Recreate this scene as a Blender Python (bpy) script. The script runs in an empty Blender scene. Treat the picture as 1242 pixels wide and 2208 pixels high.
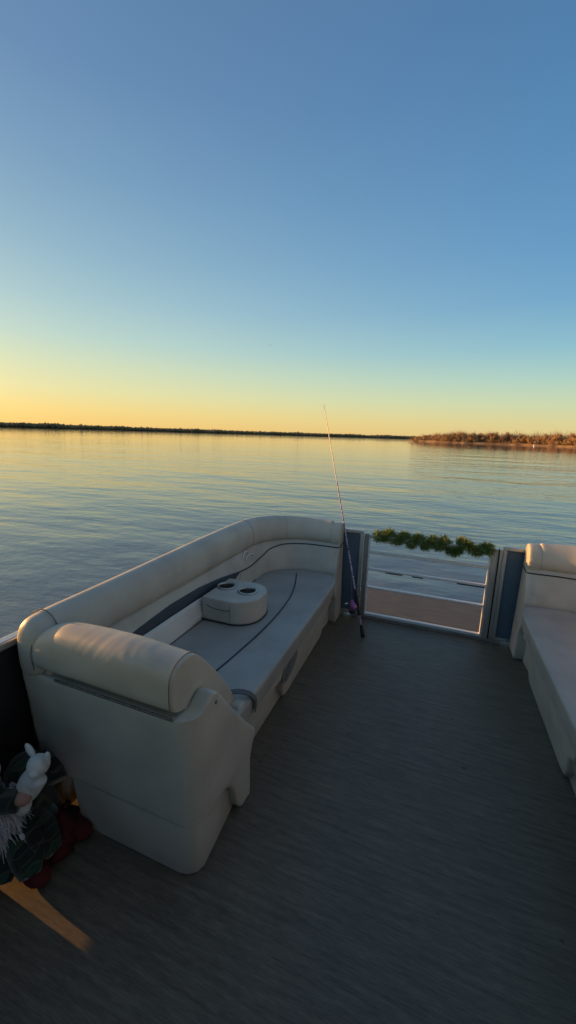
import bpy, bmesh, math, random
from mathutils import Vector, Matrix, noise
from mathutils.geometry import tessellate_polygon
random.seed(7)
R = math.radians
sc = bpy.context.scene
COL = sc.collection

# ------------------------------------------------------------------ helpers
def lin(r, g, b):
    f = lambda c: (c/255/12.92) if c/255 <= 0.04045 else ((c/255+0.055)/1.055)**2.4
    return (f(r), f(g), f(b), 1.0)

def mesh_obj(name, verts, faces, mat=None, parent=None, smooth=True, mats=None, idx=None):
    me = bpy.data.meshes.new(name)
    me.from_pydata([tuple(v) for v in verts], [], faces)
    me.validate()
    bm = bmesh.new(); bm.from_mesh(me)
    bmesh.ops.recalc_face_normals(bm, faces=bm.faces)
    bm.to_mesh(me); bm.free()
    if smooth:
        me.polygons.foreach_set('use_smooth', [True]*len(me.polygons))
    o = bpy.data.objects.new(name, me)
    if mat: me.materials.append(mat)
    if mats:
        for m in mats: me.materials.append(m)
        me.polygons.foreach_set('material_index', idx)
    COL.objects.link(o)
    if parent: o.parent = parent
    return o

class MB:
    """collects shapes for ONE mesh"""
    def __init__(s): s.v = []; s.f = []; s.m = []
    def add(s, v, f, m=0):
        n = len(s.v); s.v += [tuple(p) for p in v]
        s.f += [tuple(i+n for i in q) for q in f]; s.m += [m]*len(f)
        return s
    def box(s, a, b, m=0):
        x0,y0,z0 = a; x1,y1,z1 = b
        v = [(x0,y0,z0),(x1,y0,z0),(x1,y1,z0),(x0,y1,z0),(x0,y0,z1),(x1,y0,z1),(x1,y1,z1),(x0,y1,z1)]
        return s.add(v, [(0,3,2,1),(4,5,6,7),(0,1,5,4),(1,2,6,5),(2,3,7,6),(3,0,4,7)], m)
    def prism(s, poly, axis, a, b, m=0, shear=None):
        """poly of 2D points extruded along axis 'x','y' or 'z' from a to b"""
        def P(p, t):
            if axis == 'x': q = [t, p[0], p[1]]
            elif axis == 'y': q = [p[0], t, p[1]]
            else: q = [p[0], p[1], t]
            if shear: q = shear(q)
            return q
        n = len(poly)
        v = [P(p, a) for p in poly]+[P(p, b) for p in poly]
        tris = tessellate_polygon([[Vector((p[0], p[1], 0)) for p in poly]])
        f = [tuple(t) for t in tris]+[tuple(i+n for i in reversed(t)) for t in tris]
        f += [(i, (i+1) % n, (i+1) % n+n, i+n) for i in range(n)]
        return s.add(v, f, m)
    def tube(s, pts, r, seg=10, m=0, caps=True, squash=1.0):
        pts = [Vector(p) for p in pts]; n = len(pts)
        rr = r if isinstance(r, (list, tuple)) else [r]*n
        v = []; up = None
        for i, p in enumerate(pts):
            t = (pts[min(i+1, n-1)]-pts[max(i-1, 0)])
            t = t.normalized() if t.length > 1e-9 else Vector((0, 0, 1))
            if up is None:
                up = Vector((0, 0, 1)) if abs(t.z) < .9 else Vector((1, 0, 0))
            a = t.cross(up)
            if a.length < 1e-6: a = t.cross(Vector((0, 1, 0)))
            a.normalize(); b = a.cross(t).normalized(); up = b
            for k in range(seg):
                th = 2*math.pi*k/seg
                v.append(p+a*math.cos(th)*rr[i]+b*math.sin(th)*rr[i]*squash)
        f = []
        for i in range(n-1):
            for k in range(seg):
                k2 = (k+1) % seg
                f.append((i*seg+k, i*seg+k2, (i+1)*seg+k2, (i+1)*seg+k))
        if caps:
            f.append(tuple(range(seg-1, -1, -1))); f.append(tuple((n-1)*seg+k for k in range(seg)))
        return s.add(v, f, m)
    def sweep(s, rings, m=0, caps=True, closed=True):
        n = len(rings[0]); v = [p for r_ in rings for p in r_]; f = []
        for i in range(len(rings)-1):
            for k in range(n if closed else n-1):
                k2 = (k+1) % n
                f.append((i*n+k, i*n+k2, (i+1)*n+k2, (i+1)*n+k))
        if caps and closed:
            f.append(tuple(range(n-1, -1, -1))); f.append(tuple((len(rings)-1)*n+k for k in range(n)))
        return s.add(v, f, m)
    def ell(s, c, r, seg=16, rings=10, m=0, rot=None, wob=0, seed=0):
        v = []; f = []
        for i in range(rings+1):
            ph = math.pi*i/rings
            for k in range(seg):
                th = 2*math.pi*k/seg
                p = Vector((math.sin(ph)*math.cos(th), math.sin(ph)*math.sin(th), math.cos(ph)))
                if wob: p *= 1+wob*noise.noise(p*2.3+Vector((seed*3.1, seed, 0)))
                p = Vector((p.x*r[0], p.y*r[1], p.z*r[2]))
                if rot: p = rot @ p
                v.append(p+Vector(c))
        for i in range(rings):
            for k in range(seg):
                k2 = (k+1) % seg
                f.append((i*seg+k, i*seg+k2, (i+1)*seg+k2, (i+1)*seg+k))
        return s.add(v, f, m)
    def lathe(s, prof, c, seg=24, m=0, axis='z'):
        v = []; f = []
        for (r, z) in prof:
            for k in range(seg):
                th = 2*math.pi*k/seg
                if axis == 'z': v.append((c[0]+r*math.cos(th), c[1]+r*math.sin(th), c[2]+z))
                elif axis == 'x': v.append((c[0]+z, c[1]+r*math.cos(th), c[2]+r*math.sin(th)))
                else: v.append((c[0]+r*math.cos(th), c[1]+z, c[2]+r*math.sin(th)))
        for i in range(len(prof)-1):
            for k in range(seg):
                k2 = (k+1) % seg
                f.append((i*seg+k, i*seg+k2, (i+1)*seg+k2, (i+1)*seg+k))
        return s.add(v, f, m)
    def build(s, name, mat, parent=None, smooth=True):
        if isinstance(mat, list):
            return mesh_obj(name, s.v, s.f, None, parent, smooth, mat, s.m)
        return mesh_obj(name, s.v, s.f, mat, parent, smooth)

def bake(o):
    dg = bpy.context.evaluated_depsgraph_get(); dg.update()
    me = bpy.data.meshes.new_from_object(o.evaluated_get(dg))
    o.modifiers.clear(); me.name = o.name; o.data = me
    return o
def bevel(o, w, seg=3, ang=30):
    m = o.modifiers.new('b', 'BEVEL'); m.width = w; m.segments = seg
    m.limit_method = 'ANGLE'; m.angle_limit = R(ang)
    return bake(o)
def remesh(o, vox=.008, it=8, fac=.5):
    m = o.modifiers.new('r', 'REMESH'); m.mode = 'VOXEL'; m.voxel_size = vox; m.use_smooth_shade = True
    s = o.modifiers.new('s', 'SMOOTH'); s.iterations = it; s.factor = fac
    bake(o)
    o.data.polygons.foreach_set('use_smooth', [True]*len(o.data.polygons))
    return o
def disp(o, fn):
    """push vertices along normals by fn(co)"""
    me = o.data
    ns = [v.normal.copy() for v in me.vertices]
    for v, n in zip(me.vertices, ns): v.co += n*fn(v.co)
    me.update(); return o

def tag(o, label=None, cat=None, group=None, kind=None):
    if label: o['label'] = label
    if cat: o['category'] = cat
    if group: o['group'] = group
    if kind: o['kind'] = kind
    return o
def empty(name, loc=(0, 0, 0)):
    o = bpy.data.objects.new(name, None); COL.objects.link(o); o.location = loc
    o.empty_display_size = .1
    return o
def reroot(root):
    """children were built in world coordinates: move them under the root's base"""
    inv = Matrix.Translation(-root.location)
    for ch in [c for c in COL.objects if c.parent == root]:
        ch.matrix_parent_inverse = Matrix.Identity(4)
        me = ch.data; me.transform(inv)
        for g in [c for c in COL.objects if c.parent == ch]:
            g.data.transform(inv)

# ------------------------------------------------------------------ materials
def nmat(name):
    m = bpy.data.materials.new(name); m.use_nodes = True
    return m, m.node_tree.nodes, m.node_tree.links, m.node_tree.nodes['Principled BSDF']
def mat(name, col, rough=.5, metal=0., var=.0, vscale=8., bump=0., bscale=60., spec=.5, sheen=0., stretch=None, trans=0.):
    m, N, L, P = nmat(name)
    P.inputs['Base Color'].default_value = (*col, 1); P.inputs['Roughness'].default_value = rough
    P.inputs['Metallic'].default_value = metal; P.inputs['Specular IOR Level'].default_value = spec
    if sheen: P.inputs['Sheen Weight'].default_value = sheen
    tc = N.new('ShaderNodeTexCoord'); mp = N.new('ShaderNodeMapping')
    L.new(tc.outputs['Object'], mp.inputs['Vector'])
    if stretch: mp.inputs['Scale'].default_value = stretch
    if var:
        n = N.new('ShaderNodeTexNoise'); n.inputs['Scale'].default_value = vscale; n.inputs['Detail'].default_value = 5
        L.new(mp.outputs[0], n.inputs['Vector'])
        mx = N.new('ShaderNodeMix'); mx.data_type = 'RGBA'
        mx.inputs['A'].default_value = (*[c*(1-var) for c in col], 1)
        mx.inputs['B'].default_value = (*[min(1, c*(1+var)) for c in col], 1)
        mr = N.new('ShaderNodeMapRange'); mr.inputs['From Min'].default_value = .3; mr.inputs['From Max'].default_value = .7
        L.new(n.outputs['Fac'], mr.inputs['Value']); L.new(mr.outputs[0], mx.inputs['Factor'])
        L.new(mx.outputs['Result'], P.inputs['Base Color'])
        rr = N.new('ShaderNodeMapRange'); rr.inputs['To Min'].default_value = rough*.85; rr.inputs['To Max'].default_value = min(1, rough*1.15)
        L.new(n.outputs['Fac'], rr.inputs['Value']); L.new(rr.outputs[0], P.inputs['Roughness'])
    if bump:
        n2 = N.new('ShaderNodeTexNoise'); n2.inputs['Scale'].default_value = bscale; n2.inputs['Detail'].default_value = 3
        L.new(mp.outputs[0], n2.inputs['Vector'])
        b = N.new('ShaderNodeBump'); b.inputs['Strength'].default_value = 1; b.inputs['Distance'].default_value = bump
        L.new(n2.outputs['Fac'], b.inputs['Height']); L.new(b.outputs[0], P.inputs['Normal'])
    return m

def vinyl(name, col, wr=.0018):
    """marine upholstery: fine grain + soft large wrinkles + slight soiling"""
    m, N, L, P = nmat(name)
    P.inputs['Roughness'].default_value = .46; P.inputs['Specular IOR Level'].default_value = .4
    tc = N.new('ShaderNodeTexCoord')
    def ns(s, d, st=None):
        n = N.new('ShaderNodeTexNoise'); n.inputs['Scale'].default_value = s; n.inputs['Detail'].default_value = d
        if st:
            mp = N.new('ShaderNodeMapping'); mp.inputs['Scale'].default_value = st
            L.new(tc.outputs['Object'], mp.inputs['Vector']); L.new(mp.outputs[0], n.inputs['Vector'])
        else: L.new(tc.outputs['Object'], n.inputs['Vector'])
        return n
    grime = ns(6, 6)
    mx = N.new('ShaderNodeMix'); mx.data_type = 'RGBA'
    mx.inputs['A'].default_value = (*[c*.86 for c in col], 1); mx.inputs['B'].default_value = (*[c*1.05 for c in col], 1)
    mr = N.new('ShaderNodeMapRange'); mr.inputs['From Min'].default_value = .3; mr.inputs['From Max'].default_value = .6
    L.new(grime.outputs['Fac'], mr.inputs['Value']); L.new(mr.outputs[0], mx.inputs['Factor'])
    L.new(mx.outputs['Result'], P.inputs['Base Color'])
    w1 = ns(5, 2); g = ns(260, 2)
    v = N.new('ShaderNodeTexVoronoi'); v.inputs['Scale'].default_value = 420; L.new(tc.outputs['Object'], v.inputs['Vector'])
    b1 = N.new('ShaderNodeBump'); b1.inputs['Distance'].default_value = wr; b1.inputs['Strength'].default_value = 1
    L.new(w1.outputs['Fac'], b1.inputs['Height'])
    b2 = N.new('ShaderNodeBump'); b2.inputs['Distance'].default_value = .00025; b2.inputs['Strength'].default_value = .8
    L.new(v.outputs['Distance'], b2.inputs['Height']); L.new(b1.outputs[0], b2.inputs['Normal'])
    L.new(b2.outputs[0], P.inputs['Normal'])
    return m

M = {}
M['vinyl'] = vinyl('grey_vinyl', (.50, .475, .41), .0018)
M['seat'] = vinyl('seat_vinyl', (.35, .345, .32), .0018)
M['white'] = vinyl('white_vinyl', (.68, .68, .63))
M['navy'] = vinyl('navy_vinyl', (.030, .042, .062))
M['pipe'] = mat('piping', (.02, .028, .045), .5)
M['seam'] = mat('seam_thread', (.17, .165, .15), .8)
M['alu'] = mat('anodised_aluminium', (.60, .59, .57), .38, .75, var=.12, vscale=25, bump=.0002, bscale=200, stretch=(1, 1, .2))
M['alu_dark'] = mat('weathered_aluminium', (.30, .295, .285), .5, .55, var=.15, vscale=18)
M['paint_white'] = mat('white_powder_coat', (.72, .72, .70), .35, 0, var=.06, vscale=20)
M['steel'] = mat('stainless_steel', (.45, .45, .44), .32, 1., var=.08, vscale=30)
M['steel_dark'] = mat('steel_cup_inside', (.42, .41, .39), .35, 1., var=.2, vscale=30)
M['black'] = mat('black_rubber', (.012, .012, .013), .6, bump=.0004, bscale=300)
M['hinge'] = mat('hinge_metal', (.17, .165, .155), .5, .5, var=.4, vscale=90)
M['grille'] = mat('grille_plastic', (.24, .24, .235), .6)
M['strap'] = mat('webbing', (.10, .105, .11), .8, bump=.0006, bscale=400)
M['plastic_white'] = mat('white_plastic', (.8, .8, .78), .4)

def panel_mat():
    m, N, L, P = nmat('blue_ribbed_panel')
    P.inputs['Roughness'].default_value = .42; P.inputs['Metallic'].default_value = .15
    tc = N.new('ShaderNodeTexCoord')
    n = N.new('ShaderNodeTexNoise'); n.inputs['Scale'].default_value = 7; n.inputs['Detail'].default_value = 6
    L.new(tc.outputs['Object'], n.inputs['Vector'])
    mx = N.new('ShaderNodeMix'); mx.data_type = 'RGBA'
    mx.inputs['A'].default_value = (.085, .135, .19, 1); mx.inputs['B'].default_value = (.11, .17, .235, 1)
    L.new(n.outputs['Fac'], mx.inputs['Factor']); L.new(mx.outputs['Result'], P.inputs['Base Color'])
    w = N.new('ShaderNodeTexWave'); w.wave_type = 'BANDS'; w.bands_direction = 'Z'; w.inputs['Scale'].default_value = 22
    L.new(tc.outputs['Object'], w.inputs['Vector'])
    b = N.new('ShaderNodeBump'); b.inputs['Distance'].default_value = .0012; b.inputs['Strength'].default_value = .8
    L.new(w.outputs['Fac'], b.inputs['Height']); L.new(b.outputs[0], P.inputs['Normal'])
    return m
M['blue'] = panel_mat()

def deck_mat():
    m, N, L, P = nmat('woven_deck_vinyl')
    tc = N.new('ShaderNodeTexCoord')
    def ns(scale, st, det=4, rough=.6):
        mp = N.new('ShaderNodeMapping'); mp.inputs['Scale'].default_value = st
        L.new(tc.outputs['Object'], mp.inputs['Vector'])
        n = N.new('ShaderNodeTexNoise'); n.inputs['Scale'].default_value = scale; n.inputs['Detail'].default_value = det
        n.inputs['Roughness'].default_value = rough
        L.new(mp.outputs[0], n.inputs['Vector']); return n
    a = ns(1, (5.5, 62, 1), 5, .65); c = ns(1, (26, 330, 1), 3); big = ns(1.4, (1, 1, 1), 3)
    r = N.new('ShaderNodeValToRGB'); e = r.color_ramp.elements
    e[0].position = .34; e[0].color = (.075, .063, .046, 1)
    e[1].position = .68; e[1].color = (.205, .174, .126, 1)
    x = r.color_ramp.elements.new(.50); x.color = (.130, .110, .080, 1)
    ad = N.new('ShaderNodeMath'); ad.operation = 'ADD'
    m1 = N.new('ShaderNodeMath'); m1.operation = 'MULTIPLY'; m1.inputs[1].default_value = .55
    m2 = N.new('ShaderNodeMath'); m2.operation = 'MULTIPLY'; m2.inputs[1].default_value = .45
    L.new(a.outputs['Fac'], m1.inputs[0]); L.new(c.outputs['Fac'], m2.inputs[0])
    L.new(m1.outputs[0], ad.inputs[0]); L.new(m2.outputs[0], ad.inputs[1]); L.new(ad.outputs[0], r.inputs['Fac'])
    mx = N.new('ShaderNodeMix'); mx.data_type = 'RGBA'; mx.blend_type = 'MULTIPLY'; mx.inputs['Factor'].default_value = 1
    mr = N.new('ShaderNodeMapRange'); mr.inputs['To Min'].default_value = .75; mr.inputs['To Max'].default_value = 1.25
    L.new(big.outputs['Fac'], mr.inputs['Value'])
    sp = N.new('ShaderNodeTexVoronoi'); sp.inputs['Scale'].default_value = 5.5; L.new(tc.outputs['Object'], sp.inputs['Vector'])
    st_ = N.new('ShaderNodeMapRange'); st_.inputs['From Min'].default_value = .02; st_.inputs['From Max'].default_value = .05; st_.inputs['To Min'].default_value = .45
    L.new(sp.outputs['Distance'], st_.inputs['Value'])
    mm = N.new('ShaderNodeMath'); mm.operation = 'MULTIPLY'; L.new(mr.outputs[0], mm.inputs[0]); L.new(st_.outputs[0], mm.inputs[1])
    L.new(r.outputs['Color'], mx.inputs['A']); L.new(mm.outputs[0], mx.inputs['B'])
    L.new(mx.outputs['Result'], P.inputs['Base Color'])
    P.inputs['Roughness'].default_value = .5; P.inputs['Specular IOR Level'].default_value = .45
    b = N.new('ShaderNodeBump'); b.inputs['Distance'].default_value = .0012; b.inputs['Strength'].default_value = .8
    L.new(ad.outputs[0], b.inputs['Height']); L.new(b.outputs[0], P.inputs['Normal'])
    return m
M['deck'] = deck_mat()

WZ = -.6      # water level below the deck
def water_mat():
    m, N, L, P = nmat('lake_water')
    P.inputs['Base Color'].default_value = (.15, .185, .195, 1)
    P.inputs['Roughness'].default_value = .035; P.inputs['IOR'].default_value = 1.42
    P.inputs['Specular IOR Level'].default_value = .5
    tc = N.new('ShaderNodeTexCoord')
    def ns(scale, st, det, rot=0, rough=.5):
        mp = N.new('ShaderNodeMapping'); mp.inputs['Scale'].default_value = st; mp.inputs['Rotation'].default_value = (0, 0, R(rot))
        L.new(tc.outputs['Object'], mp.inputs['Vector'])
        n = N.new('ShaderNodeTexNoise'); n.inputs['Scale'].default_value = scale; n.inputs['Detail'].default_value = det
        n.inputs['Roughness'].default_value = rough
        L.new(mp.outputs[0], n.inputs['Vector']); return n.outputs['Fac']
    def mul(a, k):
        x = N.new('ShaderNodeMath'); x.operation = 'MULTIPLY'; L.new(a, x.inputs[0])
        if isinstance(k, (int, float)): x.inputs[1].default_value = k
        else: L.new(k, x.inputs[1])
        return x.outputs[0]
    def add(a, b):
        x = N.new('ShaderNodeMath'); x.operation = 'ADD'; L.new(a, x.inputs[0]); L.new(b, x.inputs[1]); return x.outputs[0]
    swell = ns(.16, (.45, 1, 1), 2, -24)
    wave = ns(.9, (.42, 1, 1), 2, -30)
    wave2 = ns(1.6, (.5, 1, 1), 2, 12)
    rip = ns(5.2, (.45, 1, 1), 3, -20, .55)
    # calmer and ruffled patches drifting over the lake
    patch = ns(.035, (.5, 1, 1), 3, -20)
    mr = N.new('ShaderNodeMapRange'); mr.inputs['From Min'].default_value = .38; mr.inputs['From Max'].default_value = .62
    mr.inputs['To Min'].default_value = .55; mr.inputs['To Max'].default_value = 1.25
    L.new(patch, mr.inputs['Value'])
    fine = ns(11, (.55, 1, 1), 3, -14, .6)
    h = add(add(add(mul(swell, .19), mul(wave, .048)), add(mul(wave2, .022), mul(mul(rip, .013), mr.outputs[0]))), mul(fine, .005))
    b = N.new('ShaderNodeBump'); b.inputs['Distance'].default_value = 1.0
    # the open lake lies calmer than the water stirred up round the boat
    ln_ = N.new('ShaderNodeVectorMath'); ln_.operation = 'LENGTH'; L.new(tc.outputs['Object'], ln_.inputs[0])
    lr = N.new('ShaderNodeMapRange'); lr.inputs['From Min'].default_value = 8; lr.inputs['From Max'].default_value = 110
    lr.inputs['To Min'].default_value = 1.0; lr.inputs['To Max'].default_value = .16
    L.new(ln_.outputs['Value'], lr.inputs['Value']); L.new(lr.outputs[0], b.inputs['Strength'])
    L.new(h, b.inputs['Height']); L.new(b.outputs[0], P.inputs['Normal'])
    return m
M['water'] = water_mat()

# ------------------------------------------------------------------ water and deck
rs = [0, 3, 6, 12, 25, 50, 100, 200, 400, 900, 2000, 5000, 12000, 30000]
v = [(0, 0, WZ)]; f = []; sg = 64
for r_ in rs[1:]:
    for k in range(sg): v.append((r_*math.cos(2*math.pi*k/sg), r_*math.sin(2*math.pi*k/sg), WZ))
for k in range(sg): f.append((0, 1+k, 1+(k+1) % sg))
for i in range(len(rs)-2):
    for k in range(sg):
        a = 1+i*sg; f.append((a+k, a+sg+k, a+sg+(k+1) % sg, a+(k+1) % sg))
water = mesh_obj('water', v, f, M['water'], smooth=False)
tag(water, kind='structure')

HW = 1.40
deck = MB().box((-HW, -3.2, -.035), (HW, 3.03, 0)).build('deck', M['deck'], smooth=False)
tag(deck, kind='structure')
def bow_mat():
    m = mat('sunlit_deck', (.14, .118, .095), .6, 0, var=.3, vscale=1, stretch=(5, 60, 1), bump=.001, bscale=3)  # warm low light is put into the deck colour out here
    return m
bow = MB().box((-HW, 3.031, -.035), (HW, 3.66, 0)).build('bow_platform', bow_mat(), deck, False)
MB().box((-HW-.02, 3.662, -.11), (HW+.02, 3.70, .006)).box((-HW-.035, -3.2, -.11), (-HW-.002, 3.66, .008)).box((HW+.002, -3.2, -.11), (HW+.035, 3.66, .008)).build('deck_trim', M['alu'], deck, False)
for s in (-1, 1):
    MB().tube([(s*.95, -3.2, -.46), (s*.95, 3.0, -.46), (s*.95, 3.5, -.43), (s*.95, 3.9, -.36), (s*.95, 4.05, -.30)], [.31, .31, .27, .12, .03], 28).build('pontoon', M['alu'], deck)

# ------------------------------------------------------------------ couch
CX, CY, Y0 = -.85, 2.48, .86
L1 = CY-Y0; LA = .42*math.pi/2; XE = -.66; L2 = XE-CX; LT = L1+LA+L2
def path(s, r):
    if s < L1: return (CX-r, Y0+s)
    if s < L1+LA:
        a = (s-L1)/LA*math.pi/2
        return (CX-r*math.cos(a), CY+r*math.sin(a))
    return (CX+(s-L1-LA), CY+r)
SP = [(.375, .63), (.345, .57), (.318, .50), (.298, .43), (.292, .38)]
def prof(t):
    u = t*4; i = min(3, max(0, int(u))); w = u-i
    # smooth blend so the panel reads as padded, not faceted
    return SP[i][0]*(1-w)+SP[i+1][0]*w, SP[i][1]*(1-w)+SP[i+1][1]*w
def BR(s, t, proud=0.):
    r, z = prof(t); r -= proud
    x, y = path(s, r); return (x, y, z+proud*.3)
def interp(pts, s):
    if s <= pts[0][0]: return pts[0][1]
    for (a, b), (c, d) in zip(pts, pts[1:]):
        if s <= c: return b+(d-b)*(s-a)/(c-a)
    return pts[-1][1]
def frange(a, b, n): return [a+(b-a)*i/n for i in range(n+1)]
def cr(pts, n=8):
    """catmull-rom through points"""
    P = [Vector(p) for p in pts]; out = []
    P = [P[0]*2-P[1]]+P+[P[-1]*2-P[-2]]
    for i in range(1, len(P)-2):
        for k in range(n):
            t = k/n
            out.append(.5*((2*P[i])+(-P[i-1]+P[i+1])*t+(2*P[i-1]-5*P[i]+4*P[i+1]-P[i+2])*t*t+(-P[i-1]+3*P[i]-3*P[i+1]+P[i+2])*t**3))
    out.append(P[-2]); return out

def make_couch():
    root = empty('lounge_couch')
    # --- backrest: padded wall sweeping round the corner
    mb = MB(); rings = []
    outer = [(.47, .63), (.495, .58), (.492, .50), (.48, .38), (.46, .20), (.42, .03)]
    for i, s in enumerate(frange(-.005, LT-.02, 90)):
        r_ = [BR(s, t) for t in frange(-.02, 1, 14)]
        x, y = path(s, .292); r_.append((x, y, .30))
        x, y = path(s, .34); r_.append((x, y, .03))
        for (o, z) in reversed(outer):
            x, y = path(s, o); r_.append((x, y, z))
        rings.append(r_)
    mb.sweep(rings)
    mb.build('backrest', M['vinyl'], root)
    # --- top bolster
    mb = MB(); rings = []
    RP = [(.385, .628), (.362, .645), (.352, .68), (.357, .715), (.372, .755), (.395, .783), (.425, .797), (.455, .797), (.480, .782), (.494, .748), (.498, .70), (.494, .655), (.482, .622), (.45, .608)]
    cx_, cz_ = .43, .70
    ss = [(-.035, .50), (-.028, .74), (-.015, .90), (.0, .98)]+[(s, 1) for s in frange(.015, LT-.066, 110)]+[(LT-.060, .975), (LT-.056, .93), (LT-.054, .5)]
    for s, k in ss:
        g = 0
        lift = .030*math.sin(min(1, max(0, s/2.35))**1.5*math.pi)
        for s0 in (1.62, 2.02): g += math.exp(-((s-s0)/.006)**2)*.003
        droop = max(0, (.10-s)/.10)**1.5*.03
        ring = []
        for (o, z) in RP:
            oo = cx_+(o-cx_)*(k-g*6); zz = cz_+(z-cz_)*(k-g*6)
            if z > .7: zz += lift
            if z < .68: zz -= droop
            x, y = path(s, oo); ring.append((x, y, zz-droop*.3))
        rings.append(ring)
    mb.sweep(rings)
    bo = mb.build('top_bolster', M['vinyl'], root)
    ssf = bo.modifiers.new('s', 'SUBSURF'); ssf.levels = ssf.render_levels = 1; bake(bo)
    # dark gap under the bolster
    MB().tube([(*path(s, .383), .627+.0*s) for s in frange(.02, LT-.07, 80)], .0065, 6).build('bolster_seam', M['pipe'], root)
    # bolster end stitching
    ring = [(.362, .645), (.352, .68), (.357, .715), (.372, .755), (.395, .785), (.425, .799), (.455, .799), (.485, .782), (.505, .745), (.51, .70)]
    MB().tube([(path(.055+.01*i*.3, o)[0]+(.002 if o < .43 else -.002), path(.05, o)[1]-.0*i, z+.001) for i, (o, z) in enumerate(ring)], .0022, 6).build('stitching', M['seam'], root)
    for s0 in (1.62, 2.02):
        lf = .030*math.sin(min(1, s0/2.35)**1.5*math.pi)
        MB().tube([(*path(s0, .43+(o-.43)*.985), .70+(z-.70)*.985+(lf if z > .7 else 0)) for o, z in RP[1:10]], .0011, 5).build('stitching', M['seam'], root)
    # --- coloured bands laid into the backrest
    nU = [(-.1, .34), (.2, .31), (.356, .274), (.403, .255), (.654, .19), (.904, .197), (1.139, .27), (1.381, .386)]
    nL = [(-.1, .44), (.2, .42), (.421, .389), (.623, .384), (.872, .385), (1.073, .424), (1.25, .494), (1.381, .386)]
    wL = [(-.1, .99), (.3, .95), (.582, .867), (.69, .831), (.819, .774), (.914, .71), (1.02, .60), (1.12, .45)]
    def band(lo, hi, s0, s1, name, m, proud, n=70):
        mb = MB(); rings = []
        for s in frange(s0, s1, n):
            a, b = interp(lo, s), interp(hi, s)
            if b < a+.004: b = a+.004
            row = [BR(s, a, -.004)]+[BR(s, a+(b-a)*k/6, proud) for k in range(7)]+[BR(s, b, -.004)]
            rings.append(row)
        mb.sweep(rings); return mb.build(name, m, root)
    band(nU, nL, .0, 1.375, 'navy_stripe', M['navy'], .0025)
    band(nL, wL, .0, 1.09, 'white_panel', M['white'], .0018)
    pp = [(1.37, .392), (1.45, .415), (1.53, .418), (1.602, .401), (1.735, .337), (1.839, .219), (1.924, .159), (1.995, .121), (2.156, .109), (2.333, .104), (2.455, .106)]
    pts = [BR(p[0], p[1], .003) for p in cr([(a, b, 0) for a, b in pp], 5)]
    pts += [(-.655, 2.838, .606), (-.644, 2.852, .607), (-.6425, 2.89, .612), (-.6425, 2.95, .622)]
    MB().tube(pts, .0042, 6).build('piping', M['pipe'], root)
    # seam dropping from the stripe's end to the seat
    MB().tube([BR(s, t, .0008) for s, t in ((1.375, .40), (1.33, .55), (1.27, .72), (1.22, .86))], .0016, 5).build('stitching', M['seam'], root)
    # --- stitched gull mark
    def stroke(pts, ws):
        q = cr([(a, b, 0) for a, b in pts], 6); mb = MB(); L_ = []; R_ = []
        n = len(q)
        for i, p in enumerate(q):
            d = (q[min(i+1, n-1)]-q[max(i-1, 0)])
            # metric: t is worth .25 m of height
            dd = Vector((d.x, d.y*.27, 0)).normalized(); nn = Vector((-dd.y, dd.x/.27, 0))
            w = ws*math.sin(math.pi*(.08+.9*i/(n-1)))**.7
            a = p+nn*w; b = p-nn*w
            L_.append(BR(a.x, a.y, .0035)); R_.append(BR(b.x, b.y, .0035))
        rings = [[l, r_, Vector(r_)-Vector((-.003, .003, 0)), Vector(l)-Vector((-.003, .003, 0))] for l, r_ in zip(L_, R_)]
        mb.sweep(rings); return mb
    a = stroke([(1.445, .145), (1.475, .07), (1.505, .03), (1.535, .04), (1.545, .10), (1.525, .185)], .0050)
    b = stroke([(1.465, .225), (1.505, .17), (1.545, .15), (1.585, .16), (1.600, .21), (1.575, .29)], .0050)
    a.add(b.v, b.f); a.build('emblem', M['plastic_white'], root)

    # --- moulded shell: rear wall, side panels, end wall
    mb = MB()
    # rear wall, outer edge leaning in towards the floor
    rear = [(-1.335, .60), (-1.328, .55), (-1.315, .48), (-1.30, .36), (-1.275, .24), (-1.262, .205), (-.60, .205), (-.60, .595), (-.66, .60), (-.70, .592), (-1.20, .592)]
    mb.prism(rear, 'y', .835, .91)
    side = [(.835, .205), (.835, .590), (.862, .592), (.888, .606), (.912, .627), (.940, .641), (.970, .630), (1.02, .562), (1.11, .443), (1.205, .325), (1.243, .282), (1.240, .255), (1.215, .215), (1.205, .18), (1.205, .0), (1.135, .0), (1.105, .045), (1.085, .12), (1.055, .175), (1.01, .205)]
    def fl(q):
        k = max(0, (q[1]-1.1)/.17)
        return [q[0]+(.012*k if q[0] > -.62 else 0), q[1], q[2]]
    mb.prism(side, 'x', -.655, -.592, shear=fl)
    # front panel below the seat
    front = [(1.10, .33), (2.74, .33), (2.74, .30), (2.70, .29), (2.60, .27), (2.56, .20), (2.54, .0), (1.86, .0), (1.80, .012), (1.755, .075), (1.72, .16), (1.66, .205), (1.58, .215), (1.50, .20), (1.10, .20)]
    def sh(q):
        return [q[0]-.055*max(0, (.33-q[2])/.33)-(.0 if q[1] < 2.4 else .0), q[1], q[2]]
    mb.prism(front, 'x', -.70, -.625, shear=sh)
    # end wall by the gate
    endw = [(2.745, .335), (2.768, .38), (2.775, .43), (2.80, .50), (2.828, .57), (2.853, .625), (2.838, .65), (2.834, .68), (2.838, .715), (2.850, .752), (2.872, .776), (2.90, .787), (2.935, .786), (2.962, .770), (2.976, .74), (2.976, .70), (2.972, .0), (2.80, .0), (2.785, .08), (2.775, .20), (2.74, .27)]
    def ew(q):
        k = max(0, (q[2]-.3)/.4) if q[2] < .7 else 1
        return [q[0]+(0.012 if q[0] > -.68 and q[2] < .3 else 0), q[1], q[2]]
    mb.prism(endw, 'x', -.72, -.645, shear=ew)
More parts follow.
